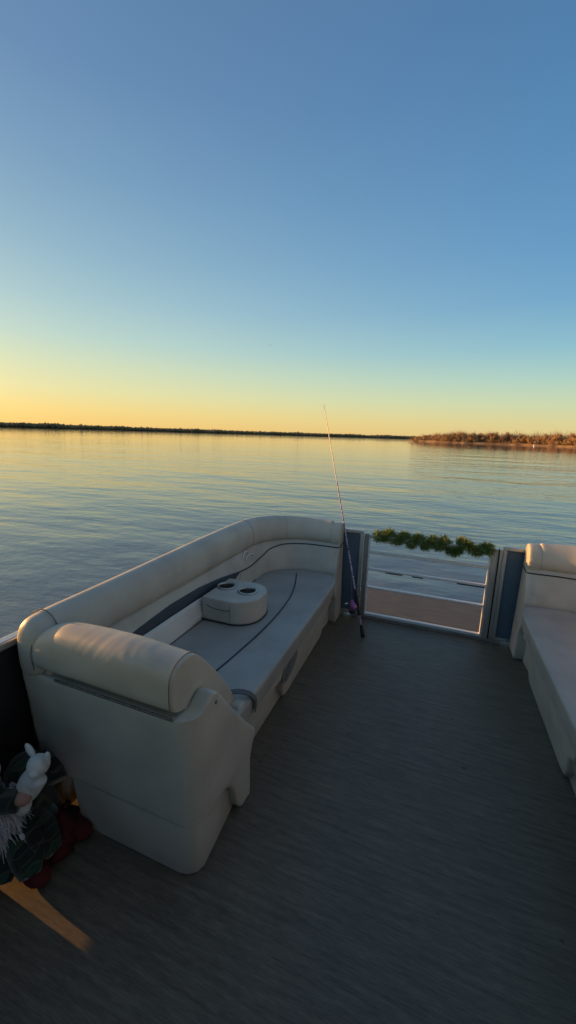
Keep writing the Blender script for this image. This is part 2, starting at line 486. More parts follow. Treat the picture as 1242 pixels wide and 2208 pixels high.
    sh_o = mb.build('shell', M['vinyl'], root)
    remesh(sh_o, .0075, 9)
    # generous radius on the aisle corner of the rear wall
    for vv in sh_o.data.vertices:
        c = vv.co
        if c.x > -.672 and c.y < .915:
            d = Vector((c.x+.672, c.y-.915)); 
            if d.length > .078: d *= .078/d.length; c.x = -.672+d.x; c.y = .915+d.y
    sh_o.data.update()
    # recessed base behind the shell's feet
    mb = MB()
    base = [(-1.10, .848), (-.672, .848), (-.640, .856), (-.616, .874), (-.607, .90), (-.614, 1.0), (-.628, 1.18), (-.70, 1.20), (-.70, 2.70), (-.735, 2.90), (-1.20, 2.90), (-1.22, 1.0), (-1.17, .90)]
    mb.prism(base, 'z', .001, .26)
    ko = mb.build('base', M['vinyl'], root)
    for vv in ko.data.vertices:
        if vv.co.z > .1:
            vv.co.x += (.0 if vv.co.x > -.9 else -.03); vv.co.y -= (.012 if vv.co.y < .95 else 0)
    bevel(ko, .012, 3)
    # far recess mouldings
    mb = MB()
    mb.prism([(-.70, 2.60), (-.672, 2.66), (-.668, 2.78), (-.72, 2.80)], 'z', .185, .30)
    mb.prism([(-.715, 2.58), (-.700, 2.66), (-.690, 2.79), (-.73, 2.80)], 'z', .0, .178)
    bevel(mb.build('plinth', M['vinyl'], root, False), .01, 3)
    # floor of the seat box
    # --- seat cushion
    poly = []
    xs, xe = -.603, None
    poly += [(-.603, 1.10), (-.600, 1.5), (-.600, 2.2), (-.604, 2.60), (-.622, 2.70), (-.66, 2.735)]
    for a in frange(90, 0, 10):
        poly.append((CX-.305*math.cos(R(a))+.0, CY+.27*math.sin(R(a))))
    poly += [(-1.155, 1.9), (-1.155, .95), (-.70, .95), (-.70, 1.10)]
    mb = MB(); mb.prism(poly, 'z', .305, .418)
    so = mb.build('seat_cushion', M['seat'], root)
    remesh(so, .0075, 14)
    def puff(c):
        if c.z < .40: return -.010*max(0, (.40-c.z)/.1) if c.x > -.66 else 0
        return .004*math.sin(min(1, max(0, (c.x+1.15)/.55))*math.pi)+.002*noise.noise(c*4)
    disp(so, puff)
    # piping on the seat
    sp = [(-.925, 2.70, .40), (-.918, 2.64, .421), (-.880, 2.52, .423), (-.843, 2.389, .424), (-.803, 2.194, .424), (-.785, 1.951, .425), (-.787, 1.711, .425), (-.803, 1.487, .424), (-.818, 1.34, .424), (-.84, 1.15, .422), (-.85, 1.0, .42)]
    MB().tube(cr(sp, 5), .0042, 6).build('piping', M['pipe'], root)
    # piping along the seat / backrest joint
    j = [(-1.146, y, .418) for y in frange(1.0, 2.40, 12)]
    MB().tube(j, .0035, 6).build('piping', M['pipe'], root)
    j = [(CX-.298*math.cos(R(a)), CY+.262*math.sin(R(a)), .416) for a in frange(0, 90, 12)]+[(-.78, 2.742, .415), (-.67, 2.74, .412)]
    MB().tube(j, .0022, 6).build('stitching', M['seam'], root)
    # --- flip-up head cushion across the rear end
    yz = [(.826, .616), (.820, .66), (.821, .72), (.834, .757), (.865, .776), (.91, .778), (.95, .760), (.99, .717), (1.05, .652), (1.10, .585), (1.15, .515), (1.20, .44), (1.205, .40), (1.195, .35), (1.10, .40), (1.0, .50), (.92, .60)]
    rings = []
    ks = [(-1.272, .70), (-1.266, .86), (-1.252, .955), (-1.232, .992)]+[(x, 1) for x in frange(-1.205, -.70, 26)]+[(-.672, 1.0), (-.662, 1.0), (-.657, .985), (-.655, .93), (-.655, .6)]
    for x, k in ks:
        cyy, czz = .955, .63
        d = 0
        rings.append([(x+(.0 if z < 99 else 0), cyy+(y-cyy)*k, czz+(z-czz)*k-(.035*max(0, (-1.12-x)/.15)**1.5 if z > .7 else 0)+(.014*math.sin(min(1, max(0, (x+1.25)/.6))*math.pi) if z > .7 else 0)) for y, z in yz])
    mb = MB(); mb.sweep(rings)
    ho = mb.build('head_cushion', M['vinyl'], root)
    ssf = ho.modifiers.new('s', 'SUBSURF'); ssf.levels = ssf.render_levels = 2; bake(ho)
    def wr(c):
        a = 0
        d = abs(c.x+.72)
        # folds gathered near the aisle end plus soft puckers along the roll
        a += .0024*noise.noise(Vector((c.x*5, c.y*4, c.z*4)))
        a += .0008*math.exp(-((c.x+.79)/.09)**2)*noise.noise(Vector((c.x*34+c.z*20, c.y*7, c.z*9)))
        a += .0006*math.exp(-((c.x+.94)/.10)**2)*noise.noise(Vector((c.x*40-c.z*24, c.y*6, 3)))
        return a
    disp(ho, wr)
    # end seam of the cushion
    ring = [(y, z) for y, z in yz[0:10]]
    pts = [(-.668, .955+(y-.955)*.998, .63+(z-.63)*.995) for y, z in ring]
    MB().tube(cr(pts, 4), .0014, 5).build('stitching', M['seam'], root)
    ring = [(y, z) for y, z in yz[0:8]]
    pts = [(-1.246, .955+(y-.955)*.985, .63+(z-.63)*.975-(.028 if z > .7 else 0)) for y, z in ring]
    MB().tube(cr(pts, 4), .0018, 5).build('stitching', M['seam'], root)
    # piano hinge
    mb = MB(); n = 46
    for i in range(n):
        x0 = -1.15+i*(.49/n); mb.tube([(x0+.0006, .828, .604), (x0+.49/n-.0012, .828, .604)], .0046, 8)
    mb.build('hinge', M['hinge'], root)
    # --- speaker
    sp_o = mesh_obj('speaker_grille', [], [], M['grille'], root)
    mb = MB(); c = Vector((-.628, 1.795, .205))
    tilt = Matrix.Rotation(math.atan(.055/.33)*-1, 4, 'Y')
    def P(y, z, o=0.): # plane of the front panel, o = proud
        x = -.625-.055*(.33-z)/.33
        return (x+o, y, z)
    cy, cz = 1.775, .232; ry, rz = .098, .082
    ringo = []
    for k in range(41):
        th = 2*math.pi*k/40; ringo.append(P(cy+ry*math.cos(th), cz+rz*math.sin(th), .004))
    mb.tube(ringo, .006, 8)
    disc = [P(cy, cz, .006)]+[P(cy+ry*math.cos(2*math.pi*k/40), cz+rz*math.sin(2*math.pi*k/40), .0035) for k in range(40)]
    mb.add(disc, [(0, 1+k, 1+(k+1) % 40) for k in range(40)])
    COL.objects.unlink(sp_o)
    so2 = mb.build('speaker_grille', M['grille'], root)
    mb = MB()
    for i in range(-10, 11):
        z = i*.0075
        w = ry*math.sqrt(max(0, 1-(z/rz)**2))*.96
        if w > .01: mb.tube([P(cy-w, cz+z, .008), P(cy+w, cz+z, .008)], .0017, 5)
    mb.build('slats', M['hinge'], so2)
    # --- pull strap and latch by the cushion's foot
    st = cr([(-.70, 1.165, .45), (-.655, 1.20, .455), (-.612, 1.235, .435), (-.594, 1.262, .39), (-.598, 1.268, .34)], 5)
    rings = []
    for i, p in enumerate(st):
        d = (st[min(i+1, len(st)-1)]-st[max(i-1, 0)]).normalized()
        w = Vector((.3, -1, 0)).normalized()*.014; nn = d.cross(w).normalized()*.002
        rings.append([p+w+nn, p-w+nn, p-w-nn, p+w-nn])
    mb = MB(); mb.sweep(rings); mb.build('pull_strap', M['strap'], root, False)
    lb = MB().prism([(1.15, .335), (1.235, .335), (1.238, .38), (1.215, .418), (1.165, .43), (1.15, .42)], 'x', -.66, -.612).build('corner_block', M['vinyl'], root, False)
    bevel(lb, .009, 3)
    # small buttons / screws
    MB().lathe([(0, .004), (.006, .003), (.007, -.002)], (-.592, .955, .60), 12, axis='x').build('screw', M['seam'], root)
    return root

couch = make_couch()
tag(couch, 'grey vinyl bench on the left with navy stripe, the cup holder box on its seat', 'bench seat', 'padded bench seats along the sides of the deck')
couch.location = (0, 0, 0)
def copy_tree(o, parent=None):
    c = o.copy(); COL.objects.link(c); c.parent = parent
    for ch in [x for x in list(COL.objects) if x.parent == o]: copy_tree(ch, c)
    return c
couch2 = copy_tree(couch)
# a true mirror image: mirrored mesh data, not a negative scale
def mirror_tree(o):
    for ch in [x for x in list(COL.objects) if x.parent == o]:
        if ch.type == 'MESH':
            me = ch.data.copy(); me.transform(Matrix.Scale(-1, 4, (1, 0, 0))); me.flip_normals(); ch.data = me
        mirror_tree(ch)
mirror_tree(couch2)
# the bench on the right has no emblem in view
for ch in [x for x in list(COL.objects) if x.parent == couch2 and x.name.startswith('speaker')]:
    for q in [ch]+[x for x in COL.objects if x.parent == ch]: q.data.transform(Matrix.Translation((0, -.27, 0)))
couch2['label'] = 'grey vinyl bench cut off by the right edge, its corner lit orange'
for ch in [c for c in COL.objects if c.parent == couch2]:
    for q in [ch]+[x for x in COL.objects if x.parent == ch]: q.data.transform(Matrix.Translation((-.028, 0, 0)))
for o, x in ((couch, -.95), (couch2, .95)):
    o.location = (x, 1.8, 0); reroot_done = False
for root in (couch, couch2):
    inv = Matrix.Translation(-root.location)
    for ch in [c for c in COL.objects if c.parent == root]:
        ch.data.transform(inv) if ch.data.users == 1 else None
        for g in [c for c in COL.objects if c.parent == ch]:
            if g.data.users == 1: g.data.transform(inv)

# ------------------------------------------------------------------ cup holder
cup = empty('cup_holder', (-.985, 1.88, .424))
def stad(x0, x1, y0, y1, r=.11, n=10):
    p = [(x0, y0), ]
    r = min(r, (y1-y0)/2-.001)
    for a in frange(-90, 0, n): p.append((x1-r+r*math.cos(R(a)), y0+r+r*math.sin(R(a))))
    for a in frange(0, 90, n): p.append((x1-r+r*math.cos(R(a)), y1-r+r*math.sin(R(a))))
    p.append((x0, y1)); return p
cups = [(-1.098, 1.902), (-.952, 1.888)]
# padded block with two wells: outer skin with holes, built closed and then softened
out_ = stad(-1.150, -.845, 1.718, 2.030, .135)
hs = [[(cx_+.0475*math.cos(2*math.pi*k/32), cy_+.0475*math.sin(2*math.pi*k/32)) for k in range(32)] for cx_, cy_ in cups]
mb = MB(); n0 = len(out_)
allp = out_+hs[0]+hs[1]
tri = tessellate_polygon([[Vector((p[0], p[1], 0)) for p in q] for q in (out_, hs[0][::-1], hs[1][::-1])])
allp = out_+hs[0][::-1]+hs[1][::-1]
v_ = [(p[0], p[1], .558) for p in allp]+[(p[0], p[1], .426) for p in out_]+[(p[0], p[1], .460) for p in allp[n0:]]
f_ = [tuple(t) for t in tri]; nt = len(allp)
f_ += [(i, (i+1) % n0, nt+(i+1) % n0, nt+i) for i in range(n0)]
f_ += [tuple(nt+i for i in range(n0))]
for h in (0, 1):
    b0 = n0+h*32; c0 = nt+n0+h*32
    f_ += [(b0+k, b0+(k+1) % 32, c0+(k+1) % 32, c0+k) for k in range(32)]
    f_ += [tuple(c0+k for k in range(32))]
mb.add(v_, f_)
bod = mb.build('body', M['vinyl'], cup)
remesh(bod, .004, 12)
for (cx_, cy_) in cups:
    rim = MB().lathe([(.046, -.004), (.056, -.002), (.058, .003), (.054, .008), (.0485, .0085), (.046, .006), (.0445, .0)], (cx_, cy_, .558), 40).build('cup_rim', M['steel'], cup)
    MB().lathe([(.0458, .004), (.0445, -.02), (.042, -.075), (.040, -.082), (0, -.083)], (cx_, cy_, .558), 40).build('cup_liner', M['steel_dark'], rim)
MB().tube(cr([(-1.12, 1.717, .518), (-1.08, 1.716, .503), (-1.0, 1.716, .50), (-.975, 1.717, .511)], 5), .0025, 6).tube(cr([(-.975, 1.722, .556), (-.975, 1.716, .50), (-.975, 1.717, .44)], 4), .0012, 5).build('stitching', M['seam'], cup)
MB().tube([(x, y, .4275) for x, y in stad(-1.150, -.842, 1.715, 2.033, .137)], .003, 6).build('base_trim', M['pipe'], cup)
tag(cup, 'grey padded box with two steel cup holders standing on the left bench', 'cup holder')
cup_inv = Matrix.Translation(-cup.location)
for ch in [c for c in COL.objects if c.parent == cup]:
    ch.data.transform(cup_inv)
    for g in [c for c in COL.objects if c.parent == ch]: g.data.transform(cup_inv)

# ------------------------------------------------------------------ fences
def local(root):
    inv = Matrix.Translation(-root.location)
    for ch in [c for c in COL.objects if c.parent == root]:
        ch.data.transform(inv)
        for g in [c for c in COL.objects if c.parent == ch]: g.data.transform(inv)
GY = 3.0
def front_fence(s, label):
    """s=-1 left of the gate, +1 right of it"""
    t = empty('fence', (s*.93, GY, 0))
    x0, x1 = .49, 1.36
    def X(a): return s*a
    def bx(mb, a, b, y0, y1, z0, z1): mb.box((min(X(a), X(b)), y0, z0), (max(X(a), X(b)), y1, z1))
    mb = MB(); bx(mb, .515, 1.33, GY+.006, GY+.014, .04, .700)
    mb.build('panel', M['blue'], t, False)
    mb = MB(); bx(mb, .490, x1, GY-.014, GY+.022, .700, .728); bevel(mb.build('top_rail', M['alu'], t, False), .005, 3)
    mb = MB(); bx(mb, .517, 1.33, GY-.014, GY+.022, .018, .040); bevel(mb.build('bottom_rail', M['alu'], t, False), .003, 2)
    mb = MB(); bx(mb, .490, .516, GY-.014, GY+.022, .018, .699); bevel(mb.build('post', M['alu'], t, False), .004, 3)
    mb = MB(); bx(mb, 1.331, x1, GY-.014, GY+.022, .018, .699); bevel(mb.build('post', M['alu'], t, False), .004, 3)
    for a in (.50, .62, 1.2):
        mb = MB(); bx(mb, a, a+.05, GY-.03, GY+.03, 0, .017); bevel(mb.build('foot', M['alu_dark'], t, False), .003, 2)
    tag(t, label, 'fence', 'blue fence panels either side of the gate'); local(t)
    return t
front_fence(-1, 'blue ribbed metal fence panel behind the leaning fishing rod')
front_fence(1, 'blue ribbed metal fence panel between the gate hinge and the right bench')

M['charcoal'] = mat('charcoal_panel', (.022, .024, .027), .55, var=.2, vscale=6)
def side_fence(s, label):
    t = empty('side_fence', (s*1.345, .5, 0))
    a, b = sorted((s*1.348, s*1.392)); c, d = sorted((s*1.366, s*1.374))
    ya, yb = -3.1, 2.975
    MB().box((c, ya, .078), (d, yb, .680)).build('panel', M['charcoal'], t, False)
    bevel(MB().box((a, ya, .680), (b, yb, .712)).build('top_rail', M['alu'], t, False), .008, 4)
    bevel(MB().box((a, ya, .056), (b, yb, .078)).build('bottom_rail', M['alu_dark'], t, False), .004, 2)
    for y in (-2.2, -1.3, -.4, .52, 1.4, 2.3):
        bevel(MB().box((a+.004, y-.014, .079), (b-.004, y+.014, .679)).build('post', M['alu_dark'], t, False), .003, 2)
    # blocks that lift the rail off the deck, leaving a low gap between them
    blocks = [(-3.1, -1.5), (-1.4, -.5), (-.4, .602), (1.0, 1.06), (1.5, 1.56), (2.0, 2.06), (2.5, 2.56)]
    for y0, y1 in blocks:
        MB().box((a+.01, y0, 0.0), (b-.01, y1, .055)).build('spacer', M['black'], t, False)
    if s < 0: MB().box((a+.01, .70, .024), (b-.01, .999, .055)).build('spacer', M['black'], t, False)  # added strip clear of the deck, narrows the gap to trim the sun patch
    tag(t, label, 'fence', 'long side fences of the boat'); local(t)
    return t
side_fence(-1, 'long low metal side fence behind the left bench, its rail catching the sun')
side_fence(1, 'long low metal side fence running behind the bench on the right')

# ------------------------------------------------------------------ gate
g = empty('gate', (0, GY, 0))
bevel(MB().box((-.484, GY-.012, .022), (-.449, GY+.018, .704)).build('stile', M['alu_dark'], g, False), .003, 2)
bevel(MB().box((-.448, GY-.010, .022), (-.436, GY+.014, .672)).build('inner_edge', M['paint_white'], g, False), .002, 2)
bevel(MB().box((.421, GY-.012, .022), (.455, GY+.018, .704)).build('stile', M['alu'], g, False), .003, 2)
bevel(MB().box((.409, GY-.010, .022), (.420, GY+.014, .672)).build('inner_edge', M['paint_white'], g, False), .002, 2)
bevel(MB().box((-.448, GY-.012, .673), (.420, GY+.018, .702)).build('top_rail', M['alu'], g, False), .005, 3)
bevel(MB().box((-.448, GY-.012, .022), (.420, GY+.018, .0215+.022)).build('bottom_rail', M['paint_white'], g, False), .003, 2)
for z, hh, m in ((.560, .014, 'paint_white'), (.420, .010, 'paint_white'), (.265, .008, 'paint_white')):
    bevel(MB().box((-.4355, GY-.010, z-hh), (.4085, GY+.012, z+hh)).build('rail', M[m], g, False), .006, 3)
MB().box((-.484, GY-.02, .001), (.486, GY+.03, .018)).build('sill', M['alu_dark'], g, False)
mb = MB()
for k in range(34):
    z0 = .022+k*.02; mb.tube([(.4660, GY-.013, z0+.0008), (.4660, GY-.013, z0+.0190)], .0048, 8)
mb.build('hinge', M['black'], g, False)
MB().box((.4555, GY-.010, .02), (.4885, GY+.004, .703)).build('hinge_leaf', M['alu'], g, False)
MB().lathe([(0, .016), (.004, .015), (.005, .006), (.0055, 0)], (.464, GY-.016, .703), 10).build('hinge_pin', M['steel'], g)
MB().box((-.489, GY-.022, .235), (-.481, GY-.012, .262)).build('latch', M['plastic_white'], g, False)
for x0, x1 in ((-.30, -.17), (-.10, -.02), (.22, .405)):
    MB().box((x0, GY-.0085, .4025), (x1, GY+.009, .4095)).build('rubber_strip', M['black'], g, False)
tag(g, 'low metal gate of horizontal rails at the bow with green garland on top', 'gate'); local(g)

# ------------------------------------------------------------------ garland
M['needle'] = mat('needle_green', (.12, .19, .05), .6, var=.35, vscale=60)
M['needle_tip'] = mat('needle_pale', (.50, .50, .20), .6, var=.25, vscale=60)
core = cr([(-.385, -.012, .722), (-.375, .02, .69), (-.335, -.025, .685), (-.315, -.018, .722), (-.285, .03, .725), (-.25, .02, .67), (-.215, -.03, .69), (-.19, .0, .725),
           (-.165, .035, .70), (-.13, -.0, .655), (-.105, -.035, .69), (-.085, 0, .722), (-.05, .035, .69), (-.03, -.01, .655), (.0, -.035, .69), (.02, 0, .722), (.04, .035, .69),
           (.065, -.01, .66), (.08, -.035, .70), (.095, 0, .728), (.12, .03, .69), (.14, -.01, .655), (.175, -.03, .650), (.205, -.02, .665), (.235, .02, .70), (.21, .03, .722), (.24, -.02, .72), (.275, -.035, .700),
           (.305, -.02, .672), (.33, -.01, .665), (.355, .02, .69), (.385, -.02, .715), (.40, -.035, .69), (.405, .02, .675), (.395, .02, .72)], 6)
core = [Vector((p.x, GY+p.y, p.z)) for p in core]
core2 = [Vector((x, GY+.03*math.cos(x*70), .69+.024*math.sin(x*70))) for x in frange(-.40, .13, 70)]+[Vector((x, GY+.03*math.cos(x*70), .69+.024*math.sin(x*70))) for x in frange(.27, .405, 18)]
gl = empty('garland', (0, GY, .69))
MB().tube(core, .003, 5).build('wire', M['needle'], gl)
mbs = MB()
rg = random.Random(3)
for core, cnt in ((core, 105), (core2, 26)):
  for i in range(len(core)-1):
    if (core[i+1]-core[i]).length > .06: continue
    t = (core[i+1]-core[i]).normalized()
    for k in range(cnt):
        p = core[i].lerp(core[i+1], rg.random())+Vector((rg.gauss(0, .008), rg.gauss(0, .006), rg.gauss(0, .006)))
        if noise.noise(p*45) < -.25 and rg.random() < .75: continue
        d = Vector((rg.gauss(0, 1), rg.gauss(0, 1), rg.gauss(0, 1))); d -= t*d.dot(t); d.normalize()
        d = (d+t*rg.uniform(-.35, .35)+Vector((0, 0, -.06))).normalized()
        ln = rg.uniform(.022, .052); w = d.cross(Vector((rg.gauss(0, 1), rg.gauss(0, 1), rg.gauss(0, 1)))).normalized()*rg.uniform(.0009, .0017)
        q = p+d*ln; m1 = p+d*ln*.6
        mt = 1 if (rg.random() < .22) else 0
        mbs.add([p-w, p+w, m1+w, m1-w], [(0, 1, 2, 3)], 0)
        mbs.add([m1-w, m1+w, q], [(0, 1, 2)], mt)
nd = mesh_obj('needles', mbs.v, mbs.f, None, gl, False, [M['needle'], M['needle_tip']], mbs.m)
tag(gl, 'green pine garland wound loosely along the top of the gate', 'garland'); local(gl)

# ------------------------------------------------------------------ fishing rod
B0 = Vector((-.388, 2.66, .004)); B1 = Vector((-.6435, 2.945, .776)); DV = B1-B0
def RP_(t): 
    p = B0+DV*t
    return p+Vector((0.012, -.01, -.004))*max(0, (t-1.2))**2*0
rod = empty('fishing_rod', tuple(B0))
def blank_mat():
    m, N, L, P = nmat('rod_blank')
    tc = N.new('ShaderNodeTexCoord'); mp = N.new('ShaderNodeMapping'); mp.inputs['Scale'].default_value = (1, 1, 26)
    L.new(tc.outputs['Object'], mp.inputs['Vector'])
    n = N.new('ShaderNodeTexNoise'); n.inputs['Scale'].default_value = 3; n.inputs['Detail'].default_value = 3
    L.new(mp.outputs[0], n.inputs['Vector'])
    r = N.new('ShaderNodeValToRGB'); e = r.color_ramp.elements
    e[0].position = .42; e[0].color = (.10, .05, .16, 1); e[1].position = .52; e[1].color = (.55, .42, .52, 1)
    L.new(n.outputs['Fac'], r.inputs['Fac']); L.new(r.outputs[0], P.inputs['Base Color'])
    P.inputs['Roughness'].default_value = .3
    return m
M['blank'] = blank_mat()
M['tip'] = mat('rod_tip', (.75, .55, .48), .3)
M['purple'] = mat('purple_anodised', (.38, .14, .33), .3, .5)
def seg(t0, t1, r0, r1, name, m, n=6, par=None, sg=10):
    return MB().tube([RP_(t0+(t1-t0)*i/n) for i in range(n+1)], [r0+(r1-r0)*i/n for i in range(n+1)], sg).build(name, m, par or rod)
MB().tube([RP_(t) for t in (0, .012, .05, .095, .105)], [.010, .0155, .0145, .011, .008], 14).build('butt_grip', M['black'], rod)
seg(.10, .20, .0052, .0052, 'blank', M['blank'])
MB().tube([RP_(t) for t in (.18, .19, .225, .23, .27)], [.008, .012, .012, .009, .009], 14).build('reel_seat', M['black'], rod)
MB().tube([RP_(t) for t in (.255, .275, .32, .385, .395)], [.009, .0135, .0145, .011, .007], 14).build('fore_grip', M['black'], rod)
MB().tube([RP_(.39+1.01*i/20) for i in range(21)], [.0062-.0016*i/20 for i in range(21)], 8).build('blank', M['blank'], rod)
seg(1.0, 2.215, .0046, .0022, 'tip_section', M['tip'], 20, sg=8)
# reel on the aisle-left side of the seat
ax = DV.normalized(); side = Vector((-1, -.25, 0)); side = (side-ax*side.dot(ax)).normalized(); third = ax.cross(side)
rc = RP_(.262)+side*.036
reel = MB()
reel.ell(rc, (.032, .027, .036), 16, 10, rot=Matrix((side, third, ax)).transposed())
reel.tube([RP_(.262), rc], [.006, .009], 8)
reel.tube([rc-ax*.005, rc+ax*.052], [.020, .013], 14)
ro = reel.build('reel', M['purple'], rod)
MB().tube([rc-ax*.03+side*.012, rc-ax*.052+side*.016], [.022, .015], 14).tube([rc+side*.02, rc+side*.034], .005, 8).tube([rc+side*.032+ax*.03, rc+side*.036-ax*.045], .003, 6).build('crank', M['black'], ro)
for e in (.03, -.045):
    MB().tube([rc+side*.034+ax*e, rc+side*.058+ax*(e-.002)], [.0045, .0055], 8).build('crank_knob', M['plastic_white'], ro)
for t, r_ in ((.62, .011), (.98, .009), (1.12, .008), (1.42, .006), (1.7, .005), (1.95, .004), (2.2, .003)):
    c = RP_(t)-third*(.004+r_)
    pts = [c+side*math.cos(a)*r_+third*math.sin(a)*r_ for a in [2*math.pi*k/12 for k in range(13)]]
    MB().tube(pts, .0009, 5).tube([RP_(t-.012), RP_(t+.012)], .0055-.0017*t, 8).build('line_guide', M['black'], rod)
MB().tube([rc+ax*.05]+[RP_(t)-third*(.004+r_) for t, r_ in ((.62, .011), (.98, .009), (1.12, .008), (1.42, .006), (1.7, .005), (1.95, .004), (2.2, .003))], .0004, 4).build('fishing_line', M['plastic_white'], rod)
tag(rod, 'purple and pink fishing rod leaning on the end of the left bench', 'fishing rod'); local(rod)

# ------------------------------------------------------------------ gnome and plush toy
def plaid():
    m, N, L, P = nmat('green_plaid')
    tc = N.new('ShaderNodeTexCoord'); P.inputs['Roughness'].default_value = .9
    P.inputs['Sheen Weight'].default_value = .3
    def wv(d, s, th):
        w = N.new('ShaderNodeTexWave'); w.bands_direction = d; w.inputs['Scale'].default_value = s; w.inputs['Distortion'].default_value = 0
        L.new(tc.outputs['Object'], w.inputs['Vector'])
        g_ = N.new('ShaderNodeMath'); g_.operation = 'GREATER_THAN'; g_.inputs[1].default_value = th; L.new(w.outputs['Fac'], g_.inputs[0]); return g_.outputs[0]
    def mix(f, a, b):
        x = N.new('ShaderNodeMix'); x.data_type = 'RGBA'
        L.new(f, x.inputs['Factor'])
        if isinstance(a, tuple): x.inputs['A'].default_value = a
        else: L.new(a, x.inputs['A'])
        x.inputs['B'].default_value = b; return x.outputs['Result']
    c = mix(wv('X', 4.5, .62), (.010, .05, .025, 1), (.004, .009, .007, 1))
    c = mix(wv('Z', 4.5, .62), c, (.007, .016, .012, 1))
    c = mix(wv('X', 9, .985), c, (.06, .055, .025, 1)); c = mix(wv('Z', 9, .985), c, (.06, .055, .04, 1))
    L.new(c, P.inputs['Base Color']); return m
M['plaid'] = plaid()
M['fur'] = mat('white_fur', (.62, .62, .66), .95, sheen=.5, bump=.003, bscale=120)
M['plush'] = mat('plush_white', (.66, .66, .64), .95, sheen=.5, bump=.0015, bscale=160)
M['red'] = mat('red_felt', (.085, .007, .006), .9, var=.3, vscale=20, bump=.001, bscale=120)
M['skin'] = mat('pink_felt', (.42, .24, .19), .9)
gn = empty('garden_gnome', (-1.21, .735, 0))
rg = random.Random(11)
# coat: lathe with folds
def coat():
    rings = []; prof_ = [(.002, .08), (.03, .085), (.045, .105), (.10, .098), (.17, .086), (.24, .074), (.30, .064), (.335, .045)]
    for z, r_ in prof_:
        ring = []
        for k in range(48):
            th = 2*math.pi*k/48; w = 1+.10*math.sin(th*7+z*8)*max(0, (.25-z)/.25)
            ring.append((-1.225+r_*w*.82*math.cos(th), .745+r_*w*math.sin(th)*.95, z))
        rings.append(ring)
    m_ = MB(); m_.sweep(rings); return m_
coat().build('coat', M['plaid'], gn)
# arm reaching round the toy
MB().tube(cr([(-1.24, .64, .33), (-1.20, .625, .315), (-1.16, .635, .30), (-1.125, .655, .300)], 5), [.034+.0*i for i in range(16)], 12).build('sleeve', M['plaid'], gn)
MB().ell((-1.108, .658, .312), (.027, .024, .022), wob=.15).build('hand', M['skin'], gn)
MB().tube(cr([(-1.235, .80, .29), (-1.19, .82, .25), (-1.15, .80, .23)], 5), .03, 12).build('sleeve', M['plaid'], gn)
# coat tails and sash over the red skirt
mb = MB()
for k, (a0, l0) in enumerate(((-.95, .145), (-.45, .17), (.05, .15), (.5, .12))):
    cx0, cy0 = -1.215, .70
    d = Vector((math.cos(a0), math.sin(a0), 0)); n_ = Vector((-d.y, d.x, 0))
    pts = []
    for i in range(8):
        u = i/7; c = Vector((cx0, cy0, .20-.13*u))+d*(.045+l0*u*.72)
        w = .018+.032*math.sin(u*math.pi*.9)
        up = Vector((0, 0, 1))
        pts.append([c-n_*w, c-n_*w*.5+up*.015, c+n_*w*.3-up*.006, c+n_*w+up*.006, c+n_*w-up*.004, c-n_*w*.4-up*.006])
    mb.sweep(pts)
mb.build('coat_tail', M['plaid'], gn)
mb = MB()
for k in range(9):
    a0 = -1.5+k*.28; d = Vector((math.cos(a0), math.sin(a0), 0)); n_ = Vector((-d.y, d.x, 0)); rings = []
    for i in range(6):
        u = i/5; c = Vector((-1.185, .775, .105-.085*u))+d*(.04+.078*u+.02*rg.random())
        w = .030+.012*u
        rings.append([c-n_*w, c+Vector((0, 0, .012)), c+n_*w, c-Vector((0, 0, .008))])
    mb.sweep(rings)
mb.build('skirt', M['red'], gn)
for yy in (.675, .835):
    MB().ell((-1.085, yy-.02, .030), (.055, .034, .029), wob=.1).build('boot', M['red'], gn)  # rear boot added to block a patch of low sun on the floor
MB().lathe([(0, .003), (.010, .003), (.011, -.002)], (-1.118, .648, .172), 14, axis='y').build('button', M['plastic_white'], gn)
MB().lathe([(0, .003), (.009, .003), (.010, -.002)], (-1.15, .628, .232), 14, axis='y').build('button', M['plastic_white'], gn)
# beard: a mass of hanging strands
mb = MB()
mb.ell((-1.232, .652, .205), (.058, .044, .105), 20, 14, wob=.25)
for k in range(1100):
    a0 = rg.uniform(-2.6, .9); u = rg.random(); z = .31-.16*rg.random()
    p = Vector((-1.232+.056*math.cos(a0)*(1-.3*u), .652+.044*math.sin(a0), z))
    d = Vector((math.cos(a0)*.5+.25, math.sin(a0)*.5, -1.0)).normalized()
    ln = rg.uniform(.04, .085); c1 = p+d*ln*.5+Vector((rg.gauss(0, .006), rg.gauss(0, .006), .003)); c2 = p+d*ln+Vector((rg.gauss(0, .012), rg.gauss(0, .010), 0))
    mb.tube([p, c1, c2], [.0030, .0024, .0005], 4, caps=False)
mb.build('beard', M['fur'], gn)
MB().ell((-1.255, .555, .36), (.020, .020, .018)).build('nose', M['skin'], gn)
MB().lathe([(.05, -.06), (.085, 0), (.088, .012), (.078, .03), (.060, .08), (.035, .15), (.012, .21), (0, .225)], (-1.262, .585, .37), 28).build('hat', M['plaid'], gn)
MB().tube([(-1.262+.086*math.cos(a), .585+.086*math.sin(a), .377) for a in [2*math.pi*k/28 for k in range(29)]], .010, 8).build('hat_trim', M['fur'], gn)
tag(gn, 'bearded gnome in a green plaid coat and red skirt by the side fence', 'gnome'); local(gn)

